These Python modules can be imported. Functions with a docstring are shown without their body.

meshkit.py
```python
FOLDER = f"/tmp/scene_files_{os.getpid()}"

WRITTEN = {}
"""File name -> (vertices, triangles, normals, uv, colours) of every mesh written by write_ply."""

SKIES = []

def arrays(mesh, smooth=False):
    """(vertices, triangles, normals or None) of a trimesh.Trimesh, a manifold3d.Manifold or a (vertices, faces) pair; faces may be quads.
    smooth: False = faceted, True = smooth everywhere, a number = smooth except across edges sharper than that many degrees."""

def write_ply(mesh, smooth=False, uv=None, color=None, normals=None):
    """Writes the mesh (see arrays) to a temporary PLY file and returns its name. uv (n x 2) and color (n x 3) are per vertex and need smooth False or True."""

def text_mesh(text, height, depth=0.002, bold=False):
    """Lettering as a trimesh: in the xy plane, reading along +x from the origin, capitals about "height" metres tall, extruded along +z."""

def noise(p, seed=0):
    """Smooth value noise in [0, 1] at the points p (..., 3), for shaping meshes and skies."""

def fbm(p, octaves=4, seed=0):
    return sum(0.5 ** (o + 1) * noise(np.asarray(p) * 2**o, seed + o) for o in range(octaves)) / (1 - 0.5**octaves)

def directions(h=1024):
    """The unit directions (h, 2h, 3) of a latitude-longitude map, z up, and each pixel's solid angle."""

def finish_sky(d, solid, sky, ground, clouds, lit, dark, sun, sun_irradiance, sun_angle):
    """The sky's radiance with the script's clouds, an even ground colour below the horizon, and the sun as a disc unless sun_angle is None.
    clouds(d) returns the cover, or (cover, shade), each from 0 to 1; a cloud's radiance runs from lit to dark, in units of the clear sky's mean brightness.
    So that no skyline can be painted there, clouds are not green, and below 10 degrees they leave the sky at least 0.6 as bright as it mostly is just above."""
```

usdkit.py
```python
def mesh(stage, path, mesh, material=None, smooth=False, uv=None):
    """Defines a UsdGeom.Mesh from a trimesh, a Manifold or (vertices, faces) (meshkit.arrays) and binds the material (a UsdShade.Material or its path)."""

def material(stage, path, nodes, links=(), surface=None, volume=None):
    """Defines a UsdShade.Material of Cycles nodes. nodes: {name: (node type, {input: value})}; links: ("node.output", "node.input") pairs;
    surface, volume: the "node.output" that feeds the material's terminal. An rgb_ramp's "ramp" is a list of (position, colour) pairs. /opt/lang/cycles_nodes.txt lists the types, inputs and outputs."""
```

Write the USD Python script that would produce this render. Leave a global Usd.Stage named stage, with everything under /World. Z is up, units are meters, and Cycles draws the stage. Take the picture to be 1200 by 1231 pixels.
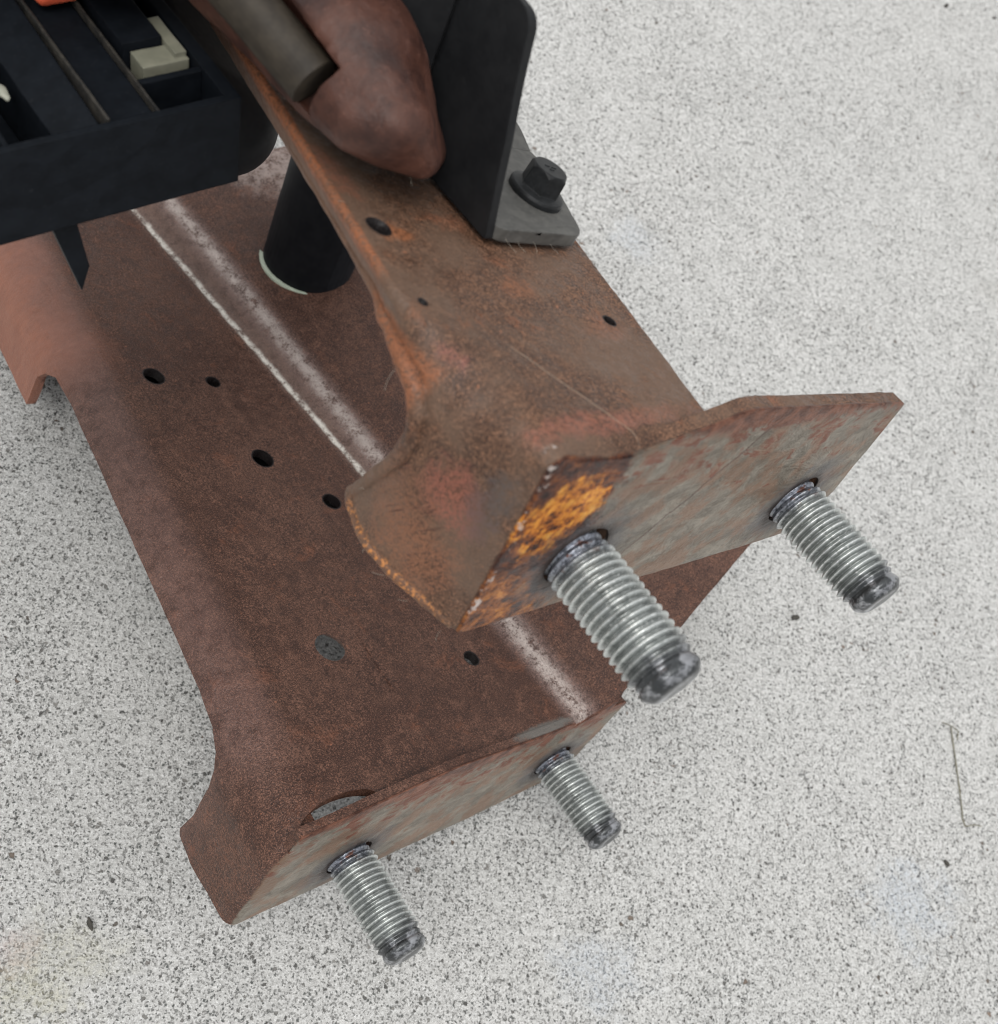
import math, random
import numpy as np, trimesh, manifold3d as m3, usdkit, meshkit
from pxr import Usd, UsdGeom, UsdLux, UsdShade, Gf, Sdf, Vt
from shapely.geometry import Polygon, Point

stage = Usd.Stage.CreateInMemory()
UsdGeom.SetStageUpAxis(stage, "Z"); UsdGeom.SetStageMetersPerUnit(stage, 1.0)
UsdGeom.Xform.Define(stage, "/World"); UsdGeom.Scope.Define(stage, "/World/Looks")
rng = random.Random(7); nrng = np.random.default_rng(7)

# ------------------------------------------------------------------ frames, camera, sky, sun, exposure
# The bracket is drawn in its own millimetre frame: u across (to the right), n along the stud axes (out of the end plates),
# w down through the plates. B holds those three directions as seen by the lens; DOWN is gravity in the same terms.
SC = 1.3e-3                                   # metres per drawing unit
B = np.array([[0.65615678, -0.12079568, 0.74489374], [0.565017, 0.73295984, -0.3788478], [-0.50021402, 0.66946118, 0.54918819]])
DOWN = np.array([-.363, .38, .852]); DOWN /= np.linalg.norm(DOWN)
LENS_H = 282.5                                # lens height above the concrete, drawing units
Zw = -DOWN; Xw = np.array([1., 0, 0]); Xw -= Zw * (Xw @ Zw); Xw /= np.linalg.norm(Xw); Yw = np.cross(Zw, Xw)
WD = np.array([Xw, Yw, Zw])
def world(p):                                 # (u, n, w) drawing units -> world metres
    return (np.asarray(p, float) @ B @ WD.T) * SC + np.array([0, 0, LENS_H * SC])
O_UNW = np.array([170., -60., 200.])          # the bracket's own origin
def loc(p):                                   # (u, n, w) -> bracket-local metres (x across, y back, z up through the plates)
    p = np.asarray(p, float)
    return np.stack([p[..., 0] - O_UNW[0], O_UNW[1] - p[..., 1], O_UNW[2] - p[..., 2]], -1) * SC

def rows(x, y, z, t):
    m = Gf.Matrix4d(1.0)
    for i, r in enumerate((x, y, z)): m.SetRow(i, Gf.Vec4d(*map(float, r), 0))
    m.SetRow(3, Gf.Vec4d(*map(float, t), 1)); return m
cam = UsdGeom.Camera.Define(stage, "/World/camera")
cam.AddTransformOp().Set(rows(WD @ [1, 0, 0], WD @ [0, -1, 0], WD @ [0, 0, -1], (0, 0, LENS_H * SC)))
cam.CreateHorizontalApertureAttr(24.0); cam.CreateVerticalApertureAttr(24.0 * 1024 / 998)
cam.CreateFocalLengthAttr(24.0 * 1455 / 1200)
cam.CreateClippingRangeAttr(Gf.Vec2f(0.01, 1000))
cam.CreateFStopAttr(20.0); cam.CreateFocusDistanceAttr(0.285)
cam.CreateExposureAttr(0.45)

# towards the light: up, leaning to the picture's upper left
TO_SUN = world(-1.00 * (B @ DOWN) + np.array([-.55, .15, 0.0])) - world([0, 0, 0]); TO_SUN /= np.linalg.norm(TO_SUN)
EL, ROT = math.asin(TO_SUN[2]), math.atan2(TO_SUN[0], TO_SUN[1])
SKY_STRENGTH, SUN_INTENSITY, SUN_ANGLE = 0.11, 0.40, 35.0
sky = UsdLux.DomeLight.Define(stage, "/World/sky")
skymat = usdkit.material(stage, "/World/Looks/overcast_sky", {
    "s": ("sky_texture", {"sky_type": "single_scattering", "sun_disc": False, "sun_elevation": EL, "sun_rotation": ROT}),
    "bw": ("rgb_to_bw", {}),
    "tc": ("texture_coordinate", {}), "nz": ("noise_texture", {"scale": 2.2, "detail": 4.0}),
    "cl": ("rgb_ramp", {"ramp": [(0.3, (.86, .865, .88)), (0.7, (1.12, 1.12, 1.11))]}),
    "sx": ("separate_xyz", {}), "el": ("map_range", {"from_min": 0.0, "from_max": 1.0, "to_min": 1.3, "to_max": 12.0, "clamp": True}),
    "ov": ("mix", {"mix_type": "multiply", "fac": 1.0}),
    "mx": ("mix", {"fac": 0.92}),
    "b": ("background_shader", {"strength": SKY_STRENGTH})},
    [("tc.generated", "nz.vector"), ("nz.fac", "cl.fac"), ("tc.generated", "sx.vector"), ("sx.z", "el.value"), ("el.result", "ov.color1"), ("cl.color", "ov.color2"),
     ("s.color", "mx.color1"), ("ov.color", "mx.color2"), ("mx.color", "b.color")], surface="b.background")
UsdShade.MaterialBindingAPI.Apply(sky.GetPrim()).Bind(skymat)
sky.GetPrim().SetCustomDataByKey("kind", "structure")
sun = UsdLux.DistantLight.Define(stage, "/World/sun")
zx = TO_SUN; xx = np.cross([0, 0, 1.0], zx); xx /= np.linalg.norm(xx); yx = np.cross(zx, xx)
sun.AddTransformOp().Set(rows(xx, yx, zx, (0, 0, 3)))
sun.CreateNormalizeAttr(True); sun.CreateIntensityAttr(SUN_INTENSITY); sun.CreateAngleAttr(SUN_ANGLE); sun.CreateColorAttr(Gf.Vec3f(1.0, .98, .95))

# ------------------------------------------------------------------ material graph helper
class G:
    def __init__(s): s.n, s.l, s.k = {}, [], 0
    def node(s, kind, out, params=None, **links):
        s.k += 1; name = f"{kind}_{s.k}"; vals = dict(params or {})
        for k, v in links.items():
            if isinstance(v, str): s.l.append((v, f"{name}.{k}"))
            elif v is not None: vals[k] = v
        s.n[name] = (kind, vals); return f"{name}.{out}"
    def coord(s, scale=1.0, stretch=(1, 1, 1), off=(0, 0, 0)):
        if not hasattr(s, "tc"): s.tc = s.node("texture_coordinate", "object")
        return s.node("mapping", "vector", {"scale": tuple(a * scale for a in stretch), "location": off}, vector=s.tc)
    dim = "3D"
    def noise(s, vec, scale, detail=3.0, rough=.55, dist=0.0, out="fac"): return s.node("noise_texture", out, {"dimensions": s.dim, "scale": scale, "detail": detail, "roughness": rough, "distortion": dist}, vector=vec)
    def voro(s, vec, scale, out="distance", feature="f1"): return s.node("voronoi_texture", out, {"dimensions": s.dim, "scale": scale, "feature": feature}, vector=vec)
    def ramp(s, fac, stops): return s.node("rgb_ramp", "color", {"ramp": stops}, fac=fac)
    def step(s, v, a, b, lo=0., hi=1.): return s.node("map_range", "result", {"range_type": "smoothstep", "from_min": a, "from_max": b, "to_min": lo, "to_max": hi, "clamp": True}, value=v) if a < b else s.node("map_range", "result", {"range_type": "smoothstep", "from_min": b, "from_max": a, "to_min": hi, "to_max": lo, "clamp": True}, value=v)
    def math(s, op, a, b=0., c=None, clamp=False): return s.node("math", "value", {"math_type": op, "use_clamp": clamp}, value1=a, value2=b, **({"value3": c} if c is not None else {}))
    def mul(s, a, b): return s.math("multiply", a, b)
    def add(s, a, b): return s.math("add", a, b)
    def mx(s, a, b): return s.math("maximum", a, b)
    def mix(s, fac, a, b, kind="mix"): return s.node("mix", "color", {"mix_type": kind}, fac=fac, color1=a, color2=b)
    def lerp(s, fac, a, b): return s.node("mix_float", "result", {}, fac=fac, a=a, b=b)
    def xyz(s, vec):
        k = s.node("separate_xyz", "x", {}, vector=vec)[:-2]; return k + ".x", k + ".y", k + ".z"
    def bump(s, h, dist, strength=1.0, normal=None): return s.node("bump", "normal", {"distance": dist, "strength": strength, "use_object_space": False}, height=h, normal=normal)
    def done(s, name, color, rough=.5, metal=0.0, normal=None, spec=.5, **kw):
        p = s.node("principled_bsdf", "BSDF", dict(specular_ior_level=spec, **kw), base_color=color, roughness=rough, metallic=metal, normal=normal)
        return usdkit.material(stage, f"/World/Looks/{name}", s.n, s.l, surface=p)
    def blob(s, X, Z, cx, cz, rx, rz, soft, wob):                       # 0..1 soft-edged stain in a plane, edge wobbled by noise
        dx = s.mul(s.add(X, -cx), 1 / rx); dz = s.mul(s.add(Z, -cz), 1 / rz)
        d = s.math("sqrt", s.add(s.mul(dx, dx), s.mul(dz, dz)))
        return s.step(s.add(d, wob), 1 + soft, 1 - soft)
MM = 1 / SC                                    # object coordinates (metres) -> drawing units

# ------------------------------------------------------------------ materials
def concrete():
    g = G(); g.dim = "2D"; v = g.coord(MM)     # 1 unit = one drawing unit (1.3 mm)
    big = g.noise(v, .010, 3, .6); mid = g.noise(v, .07, 4, .65)
    base = g.mix(g.step(mid, .3, .7), (.54, .537, .517), (.60, .595, .575)); base = g.mix(g.step(big, .35, .65, 0, .35), base, (.53, .53, .515))
    fine = g.noise(v, .75, 5, .75); tex = g.noise(v, 1.7, 4, .75)
    base = g.mix(g.step(fine, .40, .58, .7, 0), base, (.38, .375, .36))
    base = g.mix(g.step(tex, .53, .64, 0, .9), base, (.74, .74, .725))
    # sand grains and pin holes: angular cells of several sizes, each with its own grey
    dens = g.mul(g.add(g.noise(v, .03, 2, .6), -.5), .12); h = None; col = base
    for sc, lo, r, dark, lite, off in ((3.0, .82, .08, (.20, .197, .185), (.40, .395, .38), (7, 3, 1.3)), (1.8, .865, .10, (.09, .098, .092), (.34, .335, .32), (0, 0, 0)), (1.1, .935, .14, (.07, .068, .063), (.27, .26, .24), (3, 9, 2.2)), (.7, .988, .2, (.09, .075, .06), (.22, .16, .12), (5, 1, 4.1))):
        wv = g.node("vector_math", "vector", {"math_type": "multiply_add", "vector2": (.9 / sc, .9 / sc, 0)}, vector1=g.noise(v, sc * 1.3, 3, .65, 0, "color"), vector3=g.coord(MM, (1, 1, 1), off))
        e = g.voro(wv, sc, feature="distance_to_edge"); cc = g.xyz(g.voro(wv, sc, "color"))
        m = g.mul(g.step(e, r, r + .12), g.step(g.add(cc[0], dens), lo, lo + .012))
        col = g.mix(g.mul(m, .93), col, g.mix(g.mul(cc[1], cc[1]), dark, lite)); h = m if h is None else g.mx(h, m)
    broom = g.noise(g.node("mapping", "vector", {"rotation": (0, 0, BROOM), "scale": (.07, .8, 1)}, vector=v), 1.0, 3, .65); col = g.mix(g.step(broom, .50, .72, 0, .15), col, (.30, .296, .28))
    X, Y, Z = g.xyz(v); wobs = g.mul(g.add(g.noise(v, .12, 4, .7), -.5), 3.4)
    for cx, cy, rr, c, k in STAINS: col = g.mix(g.mul(g.mul(g.blob(X, Y, cx, cy, rr, rr * .8, .9, wobs), k), g.step(fine, .35, .65, .3, 1)), col, c)
    ht = g.add(g.add(g.mul(h, -.8), g.mul(fine, .7)), g.mul(broom, -.45)); ht = g.add(ht, g.mul(tex, .5))
    return g.done("concrete", col, .9, 0., g.bump(ht, .0012, 1.0), .25)

def rust_plate(name, dark, light, accent, k_accent, front_y=None, z_top=None, studs=(), lower=False, upper=False, holes=()):
    g = G(); v = g.coord(MM); X, Y, Z = g.xyz(v)
    n1 = g.noise(v, .045, 4, .65); n2 = g.noise(v, .35, 3, .7); n3 = g.noise(v, 1.6, 2, .7)
    col = g.mix(g.step(g.add(g.mul(n1, .6), g.mul(n2, .4)), .38, .62), dark, light)
    col = g.mix(g.step(n2, .54, .68, 0, .5), col, tuple(c * 1.5 for c in light)); col = g.mix(g.step(n2, .44, .33, 0, .6), col, tuple(c * .6 for c in dark))
    n4 = g.noise(v, 3.6, 1, .7)
    col = g.mix(g.step(n3, .35, .62, .6, 0), col, tuple(c * .5 for c in dark)); col = g.mix(g.step(n4, .36, .50, .75, 0), col, tuple(c * .35 for c in dark)); col = g.mix(g.step(n4, .56, .68, 0, .6), col, tuple(c * 1.9 for c in light))
    acc = g.mul(g.step(g.noise(v, .11, 4, .75, .6), .56, .72), g.step(n3, .3, .55, .35, 1)); col = g.mix(g.mul(acc, k_accent), col, accent)
    fl = g.step(g.noise(v, .9, 2, .5), .72, .78); col = g.mix(g.mul(fl, .5), col, tuple(min(1, a * 1.7) for a in accent))
    rough = g.lerp(g.step(n2, .35, .65), .42, .66); metal = 0.0
    bh = g.add(g.add(g.mul(n2, .5), g.mul(n3, .5)), g.mul(n4, .3)); bh = g.add(bh, g.mul(acc, .5))
    if lower:
        # long drawing lines, crease wear; sky sheen painted along crease, ridge band and rolled edge
        st = g.noise(g.coord(MM, (1.5, .02, 1.5)), 1.0, 3, .7); col = g.mix(g.step(st, .58, .72, 0, .5), col, tuple(c * .5 for c in dark))
        bh = g.add(bh, g.mul(st, .7))
        cr = g.math("subtract", X, g.add(38.0, g.mul(Y, -.126)))
        w = g.add(g.math("absolute", g.add(cr, g.mul(g.add(g.noise(v, .3, 3), -.5), .9))), g.mul(g.add(n3, -.5), .9))
        line = g.mul(g.step(w, 1.0, .2), g.mul(g.step(Y, 62, 82), g.step(g.noise(v, .5, 3), .25, .42))); halo = g.mul(g.step(w, 3.2, .2), g.step(Y, 62, 82))
        brk = g.step(g.add(g.mul(g.noise(v, .22, 4, .7), .6), g.mul(n3, .4)), .38, .56, .08, 1.)
        facet = g.mul(g.mul(g.step(cr, -.3, .6), g.step(g.add(cr, g.add(-2.0, g.mul(Y, -.03))), 2.0, .2)), g.step(Y, 50, 80)); col = g.mix(g.mul(facet, g.step(n2, .3, .65, .2, .65)), col, (.145, .098, .08))  # facet lightened in colour to stand for the sky it reflects
        col = g.mix(g.mul(g.mul(halo, g.step(n3, .32, .62)), .35), col, (.20, .155, .135)); col = g.mix(g.mul(g.mul(line, brk), .85), col, (.62, .59, .53)); rough = g.lerp(line, rough, .42)  # worn white line; the halo paints a soft glow round it
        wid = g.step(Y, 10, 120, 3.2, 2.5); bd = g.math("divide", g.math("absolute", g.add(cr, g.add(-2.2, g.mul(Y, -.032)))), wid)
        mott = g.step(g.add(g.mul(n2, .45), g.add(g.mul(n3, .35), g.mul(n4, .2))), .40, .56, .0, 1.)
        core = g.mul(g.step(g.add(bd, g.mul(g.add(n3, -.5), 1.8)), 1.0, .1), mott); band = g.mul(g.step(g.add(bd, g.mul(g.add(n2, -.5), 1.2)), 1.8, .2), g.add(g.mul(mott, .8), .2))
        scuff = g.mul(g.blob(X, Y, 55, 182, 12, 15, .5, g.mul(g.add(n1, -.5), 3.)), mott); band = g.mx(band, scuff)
        rough = g.lerp(band, rough, .30); col = g.mix(g.mul(band, .6), col, (.23, .165, .15)); core = g.mx(core, g.mul(scuff, .6)); col = g.mix(g.mul(core, .6), col, (.50, .45, .41))  # band and core paint the ridge highlight; scuff is real wear
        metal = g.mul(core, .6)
        slot = g.blob(X, Y, 27, -.3, 10, 1.5, .3, g.mul(g.add(n2, -.5), .8)); col = g.mix(g.mul(slot, .8), col, (.12, .115, .105))
        # reddish primer on the back left wall
        red = g.mul(g.step(Y, 108, 132), g.step(g.add(X, g.mul(g.add(n1, -.5), 14.)), -13, -28)); grain = g.noise(g.coord(MM, (.6, .6, .1)), 1.2, 3)
        col = g.mix(red, col, g.mix(grain, (.17, .062, .036), (.31, .13, .082)))
        ed = g.add(X, g.add(g.mul(g.math("maximum", g.add(Y, -19.), 0.), -.12), g.mul(g.add(n2, -.5), 4.))); edge = g.mul(g.mul(g.mul(g.step(ed, -29.5, -36.), g.step(ed, -46, -39.)), g.step(Y, 8, 24)), g.step(g.add(n2, g.mul(g.add(n3, -.5), .5)), .2, .6, .45, 1)); rough = g.lerp(edge, rough, .30)
        col = g.mix(g.mul(edge, .34), col, (.155, .098, .088))  # sheen of the left roll painted as a lighter tone
    if upper:
        grey = g.step(g.noise(v, .07, 4, .6), .42, .62, 0, .75); col = g.mix(grey, col, (.106, .067, .046))
        dust = g.step(g.noise(g.coord(MM, (1, .5, 1)), 1.3, 3, .8), .58, .75, 0, .45); col = g.mix(dust, col, (.19, .118, .083))
        # scrapes across the ear, red primer blots, orange rims along the cut edges
        ear = g.mul(g.step(X, -58, -61), g.step(Y, 14, 10)); wv_ = g.mul(g.add(n2, -.5), 2.4); fineb = g.step(g.add(n3, g.mul(g.add(n4, -.5), .6)), .34, .6, .25, 1)
        for cy, cz, ry, rz, c, k in ((-1.0, 118.5, 4.2, 4.2, (.22, .072, .048), .7), (.5, 107.5, 5, 6, (.20, .082, .042), .6), (5, 112, 4, 6, (.15, .066, .036), .55), (-4.8, 121, 2.2, 5, (.05, .05, .052), .6)):
            col = g.mix(g.mul(g.mul(g.blob(Y, Z, cy, cz, ry, rz, .5, wv_), fineb), g.mul(ear, k)), col, c)
        acr = g.node("combine_xyz", "vector", {}, x=g.add(g.mul(Y, .81), g.mul(Z, .58)), y=g.mul(g.add(g.mul(Z, .81), g.mul(Y, -.58)), .10), z=0.)
        sc = g.mul(g.step(g.noise(acr, 1.7, 2, .6), .60, .66), g.mul(ear, g.blob(Y, Z, 2.5, 112.5, 4.2, 5.5, .5, wv_))); col = g.mix(g.mul(sc, .85), col, (.045, .016, .010))
        for cx, cy, rx, ry, c, k in ((-56, -4.5, 10, 1.7, (.22, .078, .05), .65), (-42, -4.0, 8, 1.4, (.20, .08, .05), .5), (-69, 9, 2.4, 2.0, (.24, .075, .055), .6), (-47, 20, 3, 2, (.24, .09, .04), .45), (-62, 30, 2.5, 1.5, (.28, .10, .04), .6), (-50, 33, 3, 1.6, (.22, .085, .045), .45), (-36, 12, 4, 2, (.20, .08, .045), .35), (-64, 42, 2.2, 5, (.20, .07, .04), .5)):
            col = g.mix(g.mul(g.mul(g.blob(X, Y, cx, cy, rx, ry, .5, wv_), fineb), g.mul(g.step(Z, 131, 133), k)), col, c)
        long_s = g.math("absolute", g.add(g.add(X, g.mul(Y, .6)), g.add(52.8, g.mul(g.add(n1, -.5), 3.)))); col = g.mix(g.mul(g.step(long_s, .2, .05), g.mul(g.step(g.math("absolute", g.add(X, 53)), 6, 4), .55)), col, (.30, .22, .16))
        edge_d = g.add(X, g.add(g.mul(Y, -.1654), 73.1)); arm_y = g.step(Y, 20, 26)
        strip = g.mul(g.mul(g.step(Z, 132.4, 131.4), arm_y), g.step(X, -50, -56)); col = g.mix(g.mul(strip, .7), col, g.mix(n2, (.085, .048, .032), (.17, .098, .066)))
        rim = g.mul(g.step(g.math("absolute", g.add(edge_d, g.mul(g.add(n2, -.5), .9))), .95, .3), g.mul(arm_y, g.mul(g.step(Z, 131.0, 132.4), g.step(n1, .34, .5, .35, 1.))))
        col = g.mix(g.mul(g.mul(rim, fineb), .9), col, (.23, .082, .036))
        rim3 = g.mul(g.mul(g.step(Z, 131.6, 130.2), g.step(Y, 7.2, 9.0)), g.mul(g.step(X, -62, -65), g.mul(g.step(Y, 27, 21), g.step(Z, 119, 123)))); col = g.mix(g.mul(rim3, g.mul(fineb, .8)), col, (.22, .080, .036))
        low_r = g.mul(g.step(g.add(Z, g.add(g.mul(Y, -.18), g.mul(g.add(n2, -.5), .8))), 102.6, 101.8), ear); col = g.mix(g.mul(low_r, g.step(n2, .35, .6, .35, .9)), col, g.mix(g.step(n3, .5, .62), (.12, .06, .035), (.42, .17, .05)))
        rim2 = g.mul(g.step(g.math("add", Z, g.mul(g.add(n2, -.5), 1.6)), 132.6, 131.5), g.mul(g.step(Y, 2, 8), g.step(X, -40, -34))); col = g.mix(g.mul(rim2, g.step(n2, .3, .6, .2, .9)), col, (.36, .13, .05))
    if front_y is not None:
        # outer face of the end plate: scuffed bare metal with rust, burnt rings round the studs
        face = g.step(g.add(Y, g.mul(g.add(n2, -.5), .5)), front_y + .55, front_y + .2)
        s1 = g.noise(g.coord(MM, (.22, 1, .5)), .55, 4, .75, .8); s2 = g.noise(v, .13, 3, .7)
        bare = g.mix(g.step(g.add(g.mul(s1, .75), g.mul(n3, .25)), .36, .66), (.105, .088, .068), (.22, .195, .16)); bare = g.mix(g.step(s2, .44, .58, 0, .75), bare, g.mix(n2, (.12, .062, .036), (.22, .14, .095)))
        red = g.step(g.add(g.add(g.mul(s1, .6), g.mul(s2, .4)), g.mul(g.add(Z, -z_top), .008)), .45, .52)
        bare = g.mix(g.mul(red, .85), bare, g.mix(n3, (.085, .026, .016), (.17, .055, .03)))
        top = g.step(g.add(Z, g.add(g.mul(g.add(n1, -.5), 7.), g.mul(g.add(n2, -.5), 3.))), z_top - 3.2, z_top - 1.2)
        bare = g.mix(top, bare, g.mix(g.step(n2, .35, .65), (.060, .026, .018), (.17, .075, .048)))
        if upper:
            # scratch line and the patch of wet-looking orange rust at the left end
            t = g.noise(g.coord(MM, (1, 1, 1)), .15, 4, .6)
            L = g.add(g.add(X, g.mul(Z, -.55)), g.mul(g.add(t, -.5), 3.)); Lk = g.step(g.math("absolute", g.add(L, 90.3)), .42, .12)
            bare = g.mix(g.mul(Lk, .8), bare, (.06, .03, .022))
            wb = g.mul(g.add(g.noise(v, .22, 4, .75), -.5), 14.); wn = g.mul(g.add(g.noise(g.coord(MM, (1, 1, .45)), .5, 5, .8), -.5), 2.2)
            zone = g.step(g.add(g.add(X, g.mul(g.add(Z, -118.), .22)), wb), -43.0, -47.0)
            on = g.noise(g.coord(MM, (.75, 1, 1)), .50, 5, .8); streak = g.noise(g.coord(MM, (1.0, 1, .3)), 1.3, 4, .75)
            brown = g.ramp(on, [(.38, (.014, .007, .006)), (.46, (.042, .014, .009)), (.54, (.10, .032, .014)), (.63, (.24, .080, .022))])
            lowz = g.step(g.add(Z, g.mul(wb, .8)), 114, 108); brown = g.mix(g.mul(lowz, .75), brown, g.ramp(on, [(.38, (.03, .011, .007)), (.46, (.12, .038, .012)), (.54, (.30, .10, .022)), (.63, (.46, .20, .05))]))
            lit = g.ramp(g.add(g.mul(on, .65), g.mul(streak, .35)), [(.38, (.022, .009, .006)), (.43, (.10, .03, .010)), (.475, (.30, .088, .014)), (.52, (.52, .19, .025)), (.57, (.60, .27, .04)), (.64, (.62, .34, .09))])
            br = g.mul(g.blob(X, Z, -55.2, 122.6, 7.6, 6.2, .16, g.mul(g.add(g.noise(g.coord(MM, (1, 1, .6)), .27, 6, .75), -.5), 3.6)), g.step(g.add(g.mul(on, .6), g.mul(g.noise(v, .16, 3), .4)), .36, .46, .15, 1.)); rustc = g.mix(br, brown, lit)
            bare = g.mix(zone, bare, rustc)
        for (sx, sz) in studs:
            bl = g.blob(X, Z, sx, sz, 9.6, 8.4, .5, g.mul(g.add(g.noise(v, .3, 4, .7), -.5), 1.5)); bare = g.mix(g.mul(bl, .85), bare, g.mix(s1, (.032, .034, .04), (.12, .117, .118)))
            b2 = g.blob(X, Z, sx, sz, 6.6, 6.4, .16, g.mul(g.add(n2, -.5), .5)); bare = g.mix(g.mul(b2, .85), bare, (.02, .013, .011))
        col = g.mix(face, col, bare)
        if upper:
            el = g.math("absolute", g.add(g.add(X, g.mul(Z, .228)), g.add(34.2, g.mul(g.add(n3, -.5), .8))))
            chips = g.mul(g.mul(g.step(el, .75, .45), g.step(Y, -6.2, -7.2)), g.step(g.noise(v, .42, 4, .75), .54, .58)); col = g.mix(g.mul(chips, .9), col, (.46, .40, .37))
        rough = g.lerp(face, rough, g.lerp(s1, .38, .62)); metal = g.mx(g.mul(face, .35), metal) if isinstance(metal, str) else g.mul(face, .35)
        bh = g.add(bh, g.mul(face, g.mul(s1, 2.0)))
    for (hx, hy, hr) in holes:                  # near-black painted on the hole walls, standing for the shade inside
        col = g.mix(g.step(g.math("sqrt", g.add(g.math("power", g.add(X, -hx), 2.), g.math("power", g.add(Y, -hy), 2.))), hr + .35, hr + .12), col, (.006, .004, .004))
    bev = g.node("bevel", "bevel", {"radius": .5 * SC, "samples": 2}) if upper else None
    return g.done(name, col, rough, metal, g.bump(bh, .00045, .85, bev), .27)

def zinc():
    # axis along local -y: a plated thread, burnt blue-grey next to the plate and black towards the tip
    g = G(); v = g.coord(MM); X, Y, Z = g.xyz(v); along = g.mul(Y, -1.)
    r = g.math("sqrt", g.add(g.mul(X, X), g.mul(Z, Z)))
    n1 = g.noise(v, .55, 4, .7); n2 = g.noise(v, 2.2, 3, .7); rnd = g.node("object_info", "random")
    col = g.mix(n1, (.35, .375, .365), (.57, .59, .575)); groove = g.step(r, 4.95, 4.4); col = g.mix(g.mul(groove, .7), col, (.14, .15, .146))
    col = g.mix(g.step(n2, .55, .72, 0, .6), col, (.86, .87, .84))  # pale flecks painted on the thread as glints
    wob = g.add(g.mul(g.add(n1, -.5), 5.), g.mul(g.add(g.noise(v, .2, 2), -.5), 5.))
    base = g.step(g.add(along, g.mul(wob, .8)), 3.2, .6); tip = g.step(g.add(along, wob), 16.3, 19.8)
    grime = g.step(g.add(g.mul(n1, .6), g.mul(n2, .4)), .40, .60); col = g.mix(g.mul(base, .92), col, g.mix(grime, (.035, .038, .05), (.24, .255, .30)))
    col = g.mix(g.mul(base, g.step(g.noise(v, .4, 3), .56, .64, 0, .85)), col, (.10, .035, .018))
    smut = g.mul(g.step(g.noise(g.coord(MM, (1, .5, 1)), .28, 4, .7), .52, .64, 0, .6), 1.); col = g.mix(smut, col, (.12, .13, .125))
    tl = g.noise(v, .32, 4, .7); col = g.mix(g.mul(tip, .93), col, g.mix(g.step(tl, .46, .64), (.028, .03, .033), (.26, .265, .28)))
    return g.done("zinc_thread", col, g.lerp(g.mx(base, tip), g.lerp(n1, .27, .40), .34), g.lerp(g.mx(base, tip), .8, .7), g.bump(g.add(n1, g.mul(n2, .35)), .00020, .6), .5)

def plain(name, a, b, rough=(.4, .6), scale=.4, bump=.0001, metal=0., dust=None, spec=.5):
    g = G(); v = g.coord(MM); n1 = g.noise(v, scale, 4, .65); n2 = g.noise(v, scale * 5, 3, .7)
    col = g.mix(g.step(n1, .3, .7), a, b)
    if dust: col = g.mix(g.step(n2, .55, .75, 0, dust[1]), col, dust[0])
    if dust: col = g.mix(g.step(g.noise(v, scale * 2.2, 5, .8), .66, .70, 0, dust[1]), col, tuple(c * 1.6 for c in dust[0]))
    bev = g.node("bevel", "bevel", {"radius": .35 * SC, "samples": 6})
    return g.done(name, col, g.lerp(n2, *rough), metal, g.bump(g.add(n1, g.mul(n2, .4)), bump, .6, bev), spec)

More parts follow.
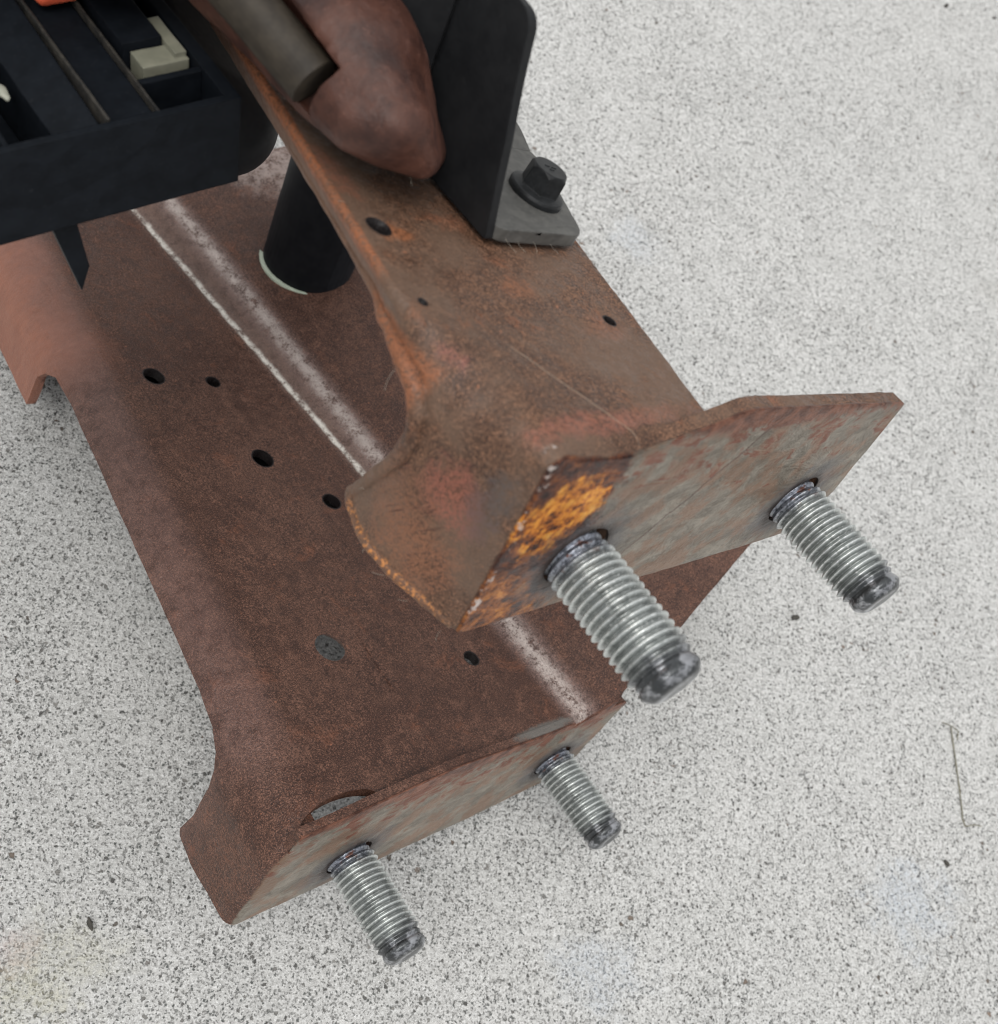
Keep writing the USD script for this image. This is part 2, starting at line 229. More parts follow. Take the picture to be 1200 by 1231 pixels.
def unw2xz(u, w): return (u - 170., 200. - w)
STUDS = [("upper", 126.9, -51.4, 88.2), ("upper", 186.8, -51.4, 87.1), ("lower", 152.2, -58., 194.4), ("lower", 213.6, -58., 189.8)]
def ground_at(px, py):                         # only used to look up where a mark on the concrete lies; world metres
    r = np.array([(px - 600) / 1455, (py - 615.5) / 1455, 1.]); t = LENS_H / (r @ DOWN); q = WD @ (r * t); return np.array([q[0], q[1]]) * SC
STAINS = [(*(ground_at(1095, 1085) * MM), 11, (.46, .53, .62), .4), (*(ground_at(720, 1170) * MM), 9, (.48, .54, .62), .35), (*(ground_at(80, 1160) * MM), 9, (.47, .45, .33), .4), (*(ground_at(30, 1200) * MM), 8, (.47, .45, .33), .35),
          (*(ground_at(765, 290) * MM), 7, (.52, .57, .63), .4), (*(ground_at(1190, 350) * MM), 6, (.38, .37, .34), .4), (*(ground_at(15, 1140) * MM), 4, (.5, .38, .36), .4), (*(ground_at(770, 690) * MM), 30, (.46, .46, .42), .2)]
UPPER_HOLES = [(136.7, -73.5, .95), (106.0, -91.0, 1.6), (103.0, -77, .5)]
LOWER_HOLES = [(159.4, -173.6, 2.5), (174.1, -170.8, 1.7), (173.4, -145.4, 2.6), (184., -130.1, 2.2), (191.9, -81.3, 1.8)]; BIG_HOLE = (158.6, -93.2, 2.9)
d_ = ground_at(700, 900) - ground_at(500, 1015); BROOM = -math.atan2(d_[1], d_[0])
M = {}
M["concrete"] = concrete()
M["upper"] = rust_plate("rusty_arm", (.066, .033, .020), (.128, .066, .039), (.22, .078, .034), .6, front_y=-8.6, z_top=137., studs=[unw2xz(s[1], s[3]) for s in STUDS[:2]], upper=True, holes=[(u - 170, -60 - n, r) for u, n, r in UPPER_HOLES])
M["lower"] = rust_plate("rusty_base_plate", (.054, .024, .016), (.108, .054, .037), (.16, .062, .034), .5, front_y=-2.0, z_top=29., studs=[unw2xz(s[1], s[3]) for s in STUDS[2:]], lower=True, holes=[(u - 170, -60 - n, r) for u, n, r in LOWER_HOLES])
M["dome"] = plain("rusty_jacket", (.020, .0075, .0055), (.066, .026, .017), (.40, .68), .16, .0006, dust=((.12, .055, .04), .4), spec=.28)
M["zinc"] = zinc()
M["black"] = plain("black_steel", (.008, .0085, .0095), (.013, .0135, .0145), (.42, .58), .25, dust=((.03, .029, .028), .2), spec=.15)
M["plastic"] = plain("black_plastic", (.0035, .0045, .0062), (.0055, .007, .0095), (.5, .66), .3, .00008, dust=((.022, .023, .025), .25), spec=.08)
M["boot"] = plain("black_rubber", (.005, .0055, .007), (.009, .0095, .011), (.5, .7), .3, spec=.12)
M["foot"] = plain("dusty_grey_steel", (.040, .039, .036), (.068, .066, .060), (.5, .7), .5, dust=((.11, .105, .095), .5))
M["bolt"] = plain("black_bolt", (.008, .0085, .009), (.015, .016, .017), (.40, .55), .6, dust=((.05, .05, .05), .3), spec=.2)
M["tube"] = plain("dull_tan_metal", (.018, .014, .010), (.034, .027, .019), (.55, .7), .3, spec=.25)
M["clip"] = plain("cream_plastic", (.14, .14, .105), (.19, .185, .14), (.4, .5), .3)
M["tab"] = plain("dull_cream_plastic", (.20, .20, .16), (.27, .27, .22), (.5, .6), .3)
M["gasket"] = plain("pale_green_gasket", (.40, .46, .36), (.5, .55, .44), (.5, .6), .3)
M["rib"] = plain("worn_plastic_edge", (.012, .012, .012), (.04, .036, .030), (.5, .6), .3, dust=((.10, .085, .07), .4), spec=.2)
M["red"] = plain("red_plastic", (.45, .07, .03), (.60, .11, .05), (.35, .5), .3)
M["straw"] = plain("dry_straw", (.10, .095, .06), (.17, .155, .10), (.6, .8), .6)
M["crumb"] = plain("dark_crumb", (.02, .018, .014), (.05, .045, .035), (.6, .8), .6)
M["lint"] = plain("pale_lint", (.34, .30, .24), (.45, .40, .33), (.7, .8), .6)

# ------------------------------------------------------------------ object helpers
used = {}
def path(parent, name):
    base = f"{parent}/{name}"; k = used.get(base, 0); used[base] = k + 1
    return base if k == 0 else f"{base}_{k:03d}"
def tag(prim, **kw):
    for k, v in kw.items():
        if v: prim.SetCustomDataByKey(k, v)
    return prim
def put(parent, name, mesh, mat, smooth=32, label=None, at=None):
    p = path(parent, name); m = usdkit.mesh(stage, p, mesh, M[mat], smooth=smooth)
    if at is not None: m.AddTranslateOp().Set(Gf.Vec3d(*map(float, at)))
    tag(m.GetPrim(), label=label); return p
def mani(v, f): return m3.Manifold(m3.Mesh(np.ascontiguousarray(v, np.float32), np.ascontiguousarray(f, np.uint32)))
def fromtm(t): return mani(t.vertices, t.faces)
def hull(pts): return m3.Manifold.hull_points([tuple(map(float, p)) for p in pts])
def topiece(M_, refine=None, rough=0., seed=0, sc=.35):   # (u,n,w) solid -> bracket-local trimesh, slightly uneven
    if refine: M_ = M_.refine_to_length(refine)
    m = M_.to_mesh(); v = np.array(m.vert_properties[:, :3], float); f = np.array(m.tri_verts)
    if rough:
        for k in range(3): v[:, k] += rough * (2 * meshkit.fbm(v * sc + 17.3 * k, 3, seed + k) - 1)
    L = loc(v)                                   # (u,n,w) -> (x,-n,-w): two flips, orientation kept
    return trimesh.Trimesh(L, f, process=False)
def prism(poly, axis, a, b):
    """polygon extruded along u, n or w between a and b. For axis u the polygon is (n,w); for n it is (u,w); for w it is (u,n)."""
    cs = m3.CrossSection([[tuple(map(float, p)) for p in poly]], m3.FillRule.NonZero)
    e = cs.extrude(float(b - a))
    A = {"w": [[1, 0, 0, 0], [0, 1, 0, 0], [0, 0, 1, a]], "u": [[0, 0, 1, a], [1, 0, 0, 0], [0, 1, 0, 0]], "n": [[1, 0, 0, 0], [0, 0, -1, b], [0, 1, 0, 0]]}[axis]
    if axis == "n": A = [[1, 0, 0, 0], [0, 0, -1, b], [0, 1, 0, 0]]
    return e.transform(np.array(A, float))
def rounded(pts, r, k=5):
    """polygon with every corner rounded by r (number or list)."""
    out = []; N = len(pts); P = np.asarray(pts, float)
    for i in range(N):
        rr = r[i] if np.ndim(r) else r
        p, a, b = P[i], P[i - 1], P[(i + 1) % N]
        da, db = a - p, b - p; la, lb = np.linalg.norm(da), np.linalg.norm(db); rr = min(rr, la * .48, lb * .48)
        if rr < 1e-3: out.append(tuple(p)); continue
        A_, B_ = p + da / la * rr, p + db / lb * rr
        for t in np.linspace(0, 1, k): out.append(tuple((1 - t) ** 2 * A_ + 2 * t * (1 - t) * p + t * t * B_))
    return out
def cyl(p0, p1, r0, r1=None, seg=40, extra=None):
    """lathe between two points; extra: list of (fraction, radius) rows."""
    p0, p1 = np.asarray(p0, float), np.asarray(p1, float); ax = p1 - p0; L = np.linalg.norm(ax); ax /= L
    e = np.cross(ax, [0, 0, 1.]) if abs(ax[2]) < .9 else np.cross(ax, [1., 0, 0]); e /= np.linalg.norm(e); f_ = np.cross(ax, e)
    prof = extra or [(0, r0), (1, r0 if r1 is None else r1)]
    th = np.arange(seg) * 2 * np.pi / seg; V = [p0 + ax * L * prof[0][0]]; F = []
    for t, r in prof: V += list(p0 + ax * L * t + r * (np.cos(th)[:, None] * e + np.sin(th)[:, None] * f_))
    V.append(p0 + ax * L * prof[-1][0]); n = len(prof)
    for j in range(seg):
        k = (j + 1) % seg; F.append((0, 1 + k, 1 + j)); F.append((len(V) - 1, 1 + (n - 1) * seg + j, 1 + (n - 1) * seg + k))
        for i in range(n - 1):
            a, b, c, d = 1 + i * seg + j, 1 + i * seg + k, 1 + (i + 1) * seg + k, 1 + (i + 1) * seg + j; F += [(a, b, c), (a, c, d)]
    return mani(np.array(V), np.array(F))

# ------------------------------------------------------------------ ground
gm = trimesh.Trimesh([[-12, -12, 0], [12, -12, 0], [12, 12, 0], [-12, 12, 0]], [[0, 1, 2], [0, 2, 3]], process=False)
g_ = usdkit.mesh(stage, "/World/concrete_ground", gm, M["concrete"]); tag(g_.GetPrim(), kind="structure", label="pale grey brushed concrete paving with dark sand grains")

# ------------------------------------------------------------------ the bracket assembly
ASM = "/World/rusty_steel_bracket"
x = UsdGeom.Xform.Define(stage, ASM)
o = world(O_UNW); ex, ey, ez = (world(O_UNW + d) - o for d in (np.array([1., 0, 0]), np.array([0, -1., 0]), np.array([0, 0, -1.])))
x.AddTransformOp().Set(rows(ex / SC, ey / SC, ez / SC, o))
tag(x.GetPrim(), label="rusty brown steel bracket with four zinc threaded studs and black fittings on concrete", category="bracket")

# --- upper arm
T = 2.6
def arm_profile(off, n, wb=112.):
    """section of the arm at n, off inwards from its outer face: flat top, a left corner whose radius swells behind the end plate, then the ear / cut face."""
    Rr = np.interp(-n, [51.4, 54, 58, 62, 66, 70, 74, 78, 84], [2.2, 3, 5, 7.5, 8, 5.5, 2.8, 1.2, .7])
    uL = np.interp(-n, [51.4, 60, 66, 74, 80, 87, 139, 240], [104.9, 102.6, 101.2, 100.2, 99.9, 101.2, 109.8, 126.5]); lean = np.radians(np.interp(-n, [51.4, 60, 68, 73, 78, 84], [13.5, 11, 10, 12, 27, 37]))
    ur = 140.5 + .17 * (-n - 51.4) - off; R_ = max(Rr - off, .25); uc, wc = uL + Rr + off * (0 if Rr > off else 1) - (0 if Rr > off else Rr - .25), 66 + max(Rr, off + .25)
    P = [(ur, 66 + off + 3), (ur, 66 + off + 1.2), (ur - .4, 66 + off + .35), (ur - 1.2, 66 + off)] + [(u, 66 + off) for u in np.linspace(ur - 3, uc, 9)[:-1]]
    th = np.linspace(0, math.pi / 2 + lean, 18); P += [(uc - R_ * math.sin(t), wc - R_ * math.cos(t)) for t in th]
    q = P[-1]; P += [(q[0] + math.tan(lean) * (w - q[1]), w) for w in np.linspace(q[1], wb, 9)[1:]]; return np.array(P)
def loft(secs_top, secs_bot):
    top, bot = np.array(secs_top), np.array(secs_bot); nr, nc = top.shape[:2]; V = np.concatenate([top.reshape(-1, 3), bot.reshape(-1, 3)]); F = []; ix = lambda i, j, b: i * nc + j + b * nr * nc
    for i in range(nr - 1):
        for j in range(nc - 1):
            for b in (0, 1):
                q = [ix(i, j, b), ix(i, j + 1, b), ix(i + 1, j + 1, b), ix(i + 1, j, b)]; q = q if b == 0 else q[::-1]; F += [(q[0], q[1], q[2]), (q[0], q[2], q[3])]
    border = [(0, j) for j in range(nc)] + [(i, nc - 1) for i in range(1, nr)] + [(nr - 1, j) for j in range(nc - 2, -1, -1)] + [(i, 0) for i in range(nr - 2, 0, -1)]
    for (a, b) in zip(border, border[1:] + border[:1]): p, q = ix(*a, 0), ix(*b, 0); r_, s_ = ix(*b, 1), ix(*a, 1); F += [(q, p, s_), (q, s_, r_)]
    F = np.array(F)
    if trimesh.Trimesh(V, F, process=False).volume < 0: F = F[:, ::-1]
    return mani(V, F)
rb = 3.0; stn = [(-51.4 - rb + rb * math.sin(a), 1 - math.cos(a)) for a in np.radians(np.linspace(90, 0, 7))] + [(n, 0.) for n in list(np.arange(-56, -90, -2.)) + list(np.arange(-92, -227, -9.))]
def arm_row(n, k, off):
    P = arm_profile(off, n); d = np.clip((P[:, 0] - 106.) / 6, 0, 1); wt = np.clip((70 - P[:, 1]) / 3., 0, 1)
    P[:, 1] += (rb * d * .9 + .5) * k * wt; P[:, 0] += .55 * k * (1 - d); return [(u, n, w) for u, w in P]
arm = loft([arm_row(n, k, 0) for n, k in stn], [arm_row(n, k, T) for n, k in stn])
arm -= prism([(-300, 60), (-226, 60), (-226, 200), (-300, 200)], "u", 50, 250)
lip = [(-300, 72.2), (-120, 71.4), (-80, 71.3), (-73, 72.0), (-69.5, 73.2), (-67.6, 75.4), (-66.7, 78.5), (-67.3, 82), (-69.2, 87), (-71.2, 91.5), (-73.0, 95.2), (-72.2, 97.0), (-66, 98.1), (-58, 99.3), (-53, 100.2), (-40, 100.4), (-40, 150), (-300, 150)]
LIPC = lip[1:-3]; arm -= prism(lip, "u", 60, 121)
arm -= prism([(-300, 69.2), (-56.5, 69.2), (-56.5, 150), (-300, 150)], "u", 117, 260)
arm -= prism([(-60, 100.0), (-40, 100.2), (-40, 150), (-60, 150)], "u", 100, 260)
fl = rounded([(105.9, 67.4), (120, 68.2), (137.0, 63.8), (142.4, 61.9), (168, 63.2), (196.6, 64.6), (203, 88), (200, 97.4), (187, 98.2), (153, 98.9), (113.4, 100.3)], [.5, 2, 6, 5, 3, 1.2, 1.5, 2.5, 3, 3, .1])
arm += prism(fl, "n", -54.0, -51.4)
cutk = []
for (u, n, r) in UPPER_HOLES: arm -= cyl((u, n, 50), (u, n, 90), r, seg=20)
for s, u, n, w in STUDS[:2]: arm -= cyl((u + .25, n - 8, w - .3), (u + .25, n + 8, w - .3), 5.35, seg=36)
bead = []; lipq = [(-118, 70.2), (-104, 70.4), (-92, 70.6), (-84, 70.8)] + [q for q in LIPC if q[0] > -82]; dense = []   # thickened raw edge of the sheet
for (a, b) in zip(lipq[:-1], lipq[1:]): dense += [tuple(np.array(a) * (1 - t) + np.array(b) * t) for t in np.linspace(0, 1, 5)[:-1]]
ic1 = trimesh.creation.icosphere(1).vertices
for i_, (n, w) in enumerate(dense + [lipq[-1]]):
    n_ = max(min(n, -52.6), -226); f_ = i_ / len(dense); Pw = arm_profile(.35, n_)[12:]; u = np.interp(w - .3, Pw[:, 1], Pw[:, 0]) - .75 * float(np.interp(f_, [0, .15, .4, .6, .75], [0, .5, 1, .8, .1]))
    bead.append(((u, n_, w - .3), np.interp(f_, [0, .2, .38, .55, .7, 1], [.35, .8, 1.35, 1.2, .85, .75]) + .16 * (2 * meshkit.noise(np.array([u, n_, w]) * .7, 3) - 1)))
bead = m3.Manifold.batch_boolean([hull(np.concatenate([np.array(a[0]) + ic1 * a[1], np.array(b[0]) + ic1 * b[1]])) for a, b in zip(bead[:-1], bead[1:])], m3.OpType.Add); arm += bead
arm_p = put(ASM, "upper_arm", topiece(arm, 1.6, .16, 3), "upper", 40, "brown rust pitted upper arm with a curled edge and scuffed grey end plate")

# --- lower plate
T2 = 2.4
def low_profile(off, n, wb=240.):
    du = .12 * (-n - 79) if n < -79 else .05 * (-n - 79); uc, wc, R = 139 + du, 184., 12 - off
    P = [(166., wb), (166., 172 + off)]
    P += [(uc - R * math.sin(t), wc - R * math.cos(t)) for t in np.radians(np.linspace(0, 90, 20))]
    P.append((P[-1][0] + 2.6, wb)); return P
def low_solid(off):
    pts, nf, rb = [], -58. - off, 2.6 - min(off, 2.2)
    for a in np.radians(np.linspace(0, 90, 6)):
        n = nf - rb + rb * math.sin(a); e = rb * (1 - math.cos(a)); pts += [(u, n, w) for u, w in low_profile(off + e, n)]
    for n in (-79, -335): pts += [(u, n, w) for u, w in low_profile(off, n)]
    return hull(pts)
low = low_solid(0) - low_solid(T2)

lip = [(-186.6, 190), (-186.4, 183.5), (-184.5, 180.6), (-181, 178.6), (-172, 178.0), (-95, 178.2), (-87, 178.8), (-82.6, 180.2), (-80.2, 182.6), (-79.0, 186.5), (-78.6, 196), (-79.6, 202.6), (-78.6, 204.0), (-73, 205.2), (-66, 204.2), (-57, 204.0), (-40, 204.4), (-40, 260), (-400, 260), (-400, 212), (-232, 212), (-222, 194.2), (-187, 192.6)]  # off-view back end carried into the ground to deepen the shadow
low -= prism(lip, "u", 60, 152)
low -= prism([(-400, 174.4), (-61.5, 174.4), (-61.5, 260), (-400, 260)], "u", 150, 260)
low -= prism([(-70, 204.2), (-40, 204.2), (-40, 260), (-70, 260)], "u", 131, 260)
# right-hand part of the plate: flat, then a small joggle and a wing that climbs gently
us = np.concatenate([[160, 170, 178], np.arange(182, 216, .45), np.arange(217, 262, 4.), [270, 285, 300, 316]])
def sp(t, k): t = t / k; return k * np.where(t > 30, t, np.log1p(np.exp(np.minimum(t, 30))))
def wing_w(u, n):
    u1 = 208 + (n + 60) * .126; k = np.clip((-n - 60) / 170., 0, 1); wd = 1.6 + 5.2 * k; rise = .9 + 4.4 * np.clip((-n - 60) / 150., 0, 1); a = rise / wd
    return 172 - a * sp(u - u1, .28 + .5 * (1 - k)) + (a - .4) * sp(u - (u1 + wd), 1.1)
ns = [-58 - 2.6 + 2.6 * math.sin(a) for a in np.radians(np.linspace(90, 0, 6))] + list(np.arange(-66, -336, -6.))
ws = [2.6 * (1 - math.cos(a)) for a in np.radians(np.linspace(90, 0, 6))] + [0.] * (len(ns) - 6)
top = np.array([[(u, n, wing_w(np.float64(u), n) + dw) for u in us] for n, dw in zip(ns, ws)]); bot = top + [0, 0, T2]
wing = loft(top, bot)
endc = [(219.5, -57.4), (222.0, -59.2), (244.2, -65.9), (276.2, -76.3), (284.4, -94.5), (284, -140), (262, -200), (250, -340), (400, -340), (400, 0), (219.5, 0)]
wing -= prism(endc, "w", 60, 260)
low += wing
low -= prism([(-400, 50), (-243, 50), (-243, 300), (-400, 300)], "u", 50, 350)
low += prism(rounded([(150, 173.6), (208, 173.6), (215, 170.8), (226.2, 170.6), (226.6, 193.5), (223.5, 202), (194, 204.0), (150, 204.2)], [.1, 1, 4, 1.6, 1, 3, 2, .1]), "n", -60.4, -58.02)
for (u, n, r) in LOWER_HOLES: low -= cyl((u, n, 140), (u, n, 200), r, seg=24)
low -= cyl((158.6, -93.2, 171), (158.6, -93.2, 176), 2.6, 6.5, seg=28)
def ell(cx, cn, a, b): return [(cx + a * math.cos(t), cn + b * math.sin(t)) for t in np.linspace(0, 2 * np.pi, 28, endpoint=False)]
low -= prism(ell(139.6, -60.4, 8.6, 2.7), "w", 165, 174.9)
low += prism(rounded([(128.6, 172.6), (150, 170.4), (166, 168.9), (186, 170.6), (208, 171.8), (208, 178), (128.6, 178)], [.3, 2, 3, 3, 1, .1, .1]), "n", -60.2, -58.04)
for s, u, n, w in STUDS[2:]: low -= cyl((u + .15, n - 4, w - .2), (u + .15, n + 8, w - .2), 5.25, seg=36)
low_p = put(ASM, "base_plate", topiece(low, 2.2, .18, 11, .2), "lower", 40, "wide dark brown base plate with drilled holes and a rubbed crease with painted sheen")

shade_block = prism(rounded([(153, -112), (199, -104), (186, -240), (160, -240)], 3), "w", 179, 187)  # unseen block added to darken the holes and the ground below
put(low_p, "under_channel", topiece(shade_block, 6, .2, 41), "black", 35, "added hidden block that darkens the space under the base plate")
# --- studs: one helical thread, four copies each with its own worn tip
def stud(seed, L=22.5, seg=52):
    r_ = np.random.default_rng(seed); pitch = 1.28; back = 5.0; ys = np.arange(-back, L - 2.3, pitch / 11); th = np.arange(seg) * 2 * np.pi / seg; ph = r_.uniform(0, 1)
    V, F = [], []
    for y in ys:
        t = (y / pitch + th / (2 * np.pi) + ph) % 1.0; tri = 1 - np.abs(2 * t - 1); prof = np.clip((tri - .10) / .80, 0, 1) ** .9
        fade = np.clip((y - .2) / 1.4, .55, 1) * np.clip((L - 2.0 - y) / 2.4, .25, 1)
        rad = 4.22 + .82 * prof * fade * (1 + .10 * np.sin(3 * th + seed + y * .7) * (np.sin(y * 1.9 + seed) > .2))
        V.append(np.stack([rad * np.cos(th), np.full(seg, -y), rad * np.sin(th)], 1))
    for dy, rr in ((2.2, 4.5), (1.9, 4.58), (1.6, 4.6), (1.4, 4.57), (1.2, 4.48), (1.0, 4.34), (.8, 4.16), (.6, 3.96), (.4, 3.75), (.22, 3.5), (.1, 3.2), (.03, 2.8), (0, 2.2), (.02, 1.2)):
        lump = 1 + .02 * np.sin(th * 2 + seed) + .012 * np.sin(th * 5 + seed * 2)
        V.append(np.stack([rr * lump * np.cos(th), np.full(seg, -(L - dy)) + .16 * np.cos(th + seed), rr * lump * np.sin(th)], 1))
    n = len(V); V = np.concatenate(V + [np.array([[0, back, 0], [0, -L - .05, 0]])])
    for i in range(n - 1):
        a = np.arange(seg) + i * seg; b = np.roll(np.arange(seg), -1) + i * seg
        F += list(zip(a, b, b + seg)) + list(zip(a, b + seg, a + seg))
    for j in range(seg):
        k = (j + 1) % seg; F.append((n * seg, k, j)); F.append((n * seg + 1, (n - 1) * seg + j, (n - 1) * seg + k))
    F = np.array(F); t = trimesh.Trimesh(V * SC, F, process=False)
    if t.volume < 0: t = trimesh.Trimesh(V * SC, F[:, ::-1], process=False)
    return t
names = ["thick zinc stud nearest the orange rust patch", "zinc stud at the right end of the upper end plate", "zinc stud at the left end of the lower end plate", "zinc stud at the right end of the lower end plate"]
for k, (s, u, n, w) in enumerate(STUDS):
    put(arm_p if s == "upper" else low_p, "threaded_stud", stud(k + 1), "zinc", 75, names[k], loc((u, n, w)))

# --- grey foot, black upright and hex bolt of the black bracket
UP = path(ASM, "black_mounting_bracket")
U0, N0, ln = 124., -89., .25
side = rounded([(-88.6, 65.1), (-91.2, 54), (-94.2, 41.6), (-94.9, 37.2), (-112, 35.4), (-112, 65.1)], [.5, 9, 9, 3.2, .1, .1], 8)
wall = prism(side, "u", 0, 1.5)
wall = wall.transform(np.array([[1, 0, ln, U0 - 1.5 - ln * 63], [0, 1, 0, 0], [0, 0, 1, 0]], float))
back = prism([(0, -107.2), (1.6, -108.5), (-14, -117.6), (-15.2, -116.4)], "w", 0, 60)
back = back.transform(np.array([[1, 0, ln * .8, 121.6 - ln * 63 * .8], [0, 1, 0, 0], [0, 0, 1, 4]], float))
usdkit.mesh(stage, UP, topiece(wall + back, 1.5, .12, 5, .15), M["black"], smooth=35)
foot = prism(rounded([(123.9, -88.2), (142.6, -88.2), (149.8, -106.5), (149.2, -109), (123.9, -109)], [2.2, 2.6, 2.2, .2, .2]), "w", 63.0, 65.0)
foot2 = prism(rounded([(122.6, -109.05), (149.2, -109.05), (150, -114), (147, -120), (122.6, -122)], [.1, .1, 3, 4, .1]), "w", 0, 2.0).transform(np.array([[1, 0, 0, 0], [0, 1, 0, 0], [0, .28, 1, 63 + .28 * 109]], float))
put(UP, "foot", topiece(foot + foot2, 1.2, .12, 8, .3), "foot", 35, "dusty grey foot folded out from the black upright")
bc = np.array([139.6, -97.3, 63.0])
hexp = [(math.cos(a), math.sin(a)) for a in np.radians(np.arange(0, 360, 60) + 12)]
head = hull([(bc[0] + 3.25 * a, bc[1] + 3.25 * b, 61.9) for a, b in hexp] + [(bc[0] + 3.1 * a, bc[1] + 3.1 * b, 58.9) for a, b in hexp] + [(bc[0] + 2.6 * math.cos(t), bc[1] + 2.6 * math.sin(t), 58.3) for t in np.linspace(0, 6.28, 24)])
washer = cyl((bc[0], bc[1], 63.05), (bc[0], bc[1], 61.6), 1, seg=40, extra=[(0, 4.3), (.5, 4.4), (.8, 4.2), (1, 3.1)])
marks = [prism([(bc[0] + a, bc[1] + b), (bc[0] + a + .8, bc[1] + b + .1), (bc[0] + a + .8, bc[1] + b + .35), (bc[0] + a, bc[1] + b + .25)], "w", 58.18, 58.5) for a, b in ((-.9, -.6), (-.6, .3), (.2, -.2))]
bolt = head + washer
for m_ in marks: bolt += m_
put(UP, "hex_bolt", topiece(bolt), "bolt", 25)

# --- brown jacket end above the arm, tan tube in front of it
TUBE0, TUBE1 = np.array([94.4, -122.6, 53.2]), np.array([101.0, -106.6, 57.0])
R_ = [((107.3, -98.2, 56.2), 5.1), ((107.9, -108.2, 55.0), 8.9), ((106.5, -122.9, 53.5), 10.5), ((104.0, -145.5, 52), 12.0), ((111.5, -95.5, 58.4), 2.4), ((104.5, -100.6, 57.5), 4.0), ((121, -103, 62), 3.0)]
ico = trimesh.creation.icosphere(3).vertices
dome = hull(np.concatenate([np.array(c) + ico * r for c, r in R_]))
ax_ = (TUBE1 - TUBE0) / np.linalg.norm(TUBE1 - TUBE0); dome -= cyl(TUBE0 - ax_ * 30 + [0, 0, -.8], TUBE1 + ax_ * 2.2 + [0, 0, -.8], 4.3, seg=40)
dome = dome.refine_to_length(1.0); dm = dome.to_mesh(); dv = np.array(dm.vert_properties[:, :3], float); df = np.array(dm.tri_verts)
nn = trimesh.Trimesh(dv, df, process=False).vertex_normals
dv += nn * ((meshkit.fbm(dv * .10, 2, 5)[:, None] - .5) * 1.5 + (meshkit.fbm(dv * .5, 2, 9)[:, None] - .5) * .35)
put(ASM, "column_jacket_end", trimesh.Trimesh(loc(dv), df, process=False), "dome", 40, "rounded dark red brown pressed end above the arm")
put(ASM, "tan_tube", topiece(cyl(TUBE0, TUBE1, 3.4, seg=36), 1.5, .1, 2), "tube", 50)

# --- black spacer between the plates
cb, ct = np.array([217.5, -202., 161.3]), np.array([201, -200., 82.])
put(ASM, "black_spacer", topiece(cyl(cb, ct, 1, seg=48, extra=[(0, 11.6), (.015, 12.1), (1, 12.6)]), 3., .15, 4), "boot", 50, "short black rubber sleeve between base plate and arm")
gk = cyl(cb + (cb - ct) * .012 + [-1.0, 0, 0], cb + (ct - cb) * .012 + [-1.0, 0, 0], 12.2, seg=48); put(path(ASM, "black_spacer")[:-4], "gasket", topiece(gk), "gasket", 40, "pale green ring under the black sleeve")
rub = hull(np.concatenate([np.array(c) + ico * r for c, r in (((128, -150, 90), 9), ((140, -185, 92), 14), ((112, -150, 82), 6), ((122, -205, 80), 16))]))
put(ASM, "black_rubber_block", topiece(rub), "boot", True)

# --- open black plastic housing on the left
BA = math.radians(23)
def bx(p):                                      # housing frame (across, n, down) -> (u, n, w)
    p = np.asarray(p, float); c, s = math.cos(BA), math.sin(BA)
    return np.stack([c * p[..., 0] + s * p[..., 2], p[..., 1], -s * p[..., 0] + c * p[..., 2]], -1)
def bbox(a0, a1, n0, n1, d0, d1, top_shift=0.):
    c = trimesh.creation.box(bounds=[(a0, n0, d0), (a1, n1, d1)]); v = np.array(c.vertices); return mani(bx(v), c.faces)
HN, HR, HT, HB = -120., 68.6, 103.1, 117.2
def tilt(M_):                                   # the housing's front leans: its lower edge sits a little further right
    return M_
HP = path(ASM, "plastic_housing")
shell = bbox(10, HR, -175, HN, HT, HB) - bbox(11.2, HR - 2.0, -174, HN - 1.1, HT - 5, HB - 1.2)
usdkit.mesh(stage, HP, topiece(shell, 2.0, .12, 21, .3), M["plastic"], smooth=35); tag(stage.GetPrimAtPath(HP), label="open black plastic housing with ribs inside")
put(HP, "rib", topiece(bbox(57.3, 57.65, -172, HN - 1.15, HT + .2, HB - 1.4), 2., .08, 22), "rib", 35)
put(HP, "rib", topiece(bbox(50.4, 50.8, -172, HN - 1.15, HT - .4, HB - 1.4), 2., .08, 23), "rib", 35)
put(HP, "rib", topiece(bbox(37.6, 38.3, -172, HN - 1.15, HT + 1.0, HB - 1.4), 2., .08, 24), "plastic", 35)
put(HP, "centre_block", topiece(bbox(51.1, 57.1, -172, HN - 1.3, HT + 1.2, HB - 1.4), 2., .1, 25), "plastic", 35)
put(HP, "cross_wall", topiece(bbox(57.9, 66.6, -128.2, -127.2, HT + .5, HB - 1.4), 2., .08, 31), "plastic", 35)
put(HP, "slider", topiece(bbox(58.6, 64.2, -170, -134.3, HT - .6, HB - 3), 2., .1, 26), "plastic", 35)
put(HP, "cream_clip", topiece(bbox(59.6, 66.2, -134.0, -130.2, HT + .6, HT + 4) + bbox(64.4, 66.1, -139.0, -130.8, HT - .2, HT + 3.5), 2., .1, 27), "clip", 35, "small cream plastic clip inside the black housing")
put(HP, "guide_bar", topiece(hull([bx(q) for q in [(44.5, -121.5, HT + 3), (49.8, -121.5, HT + 1), (49.8, -160, HT - 1), (43.5, -160, HT + 1), (44.5, -121.5, HB - 2), (49.8, -121.5, HB - 2), (49.8, -160, HB - 2), (43.5, -160, HB - 2)]]), 2., .12, 28), "plastic", 35)
for c, r in (((42.3, -134.5, HT + 3), (.7, 1.7, .5)), ((46.6, -135.0, HT + 2.5), (1.3, .9, .5))):
    b_ = trimesh.creation.icosphere(2); v = b_.vertices * (1 + .25 * (meshkit.noise(b_.vertices * 1.7 + c[0], 3)[:, None] - .5) * 2) * r + np.array(c)
    put(HP, "cream_tab", topiece(mani(bx(v), b_.faces)), "tab", True)
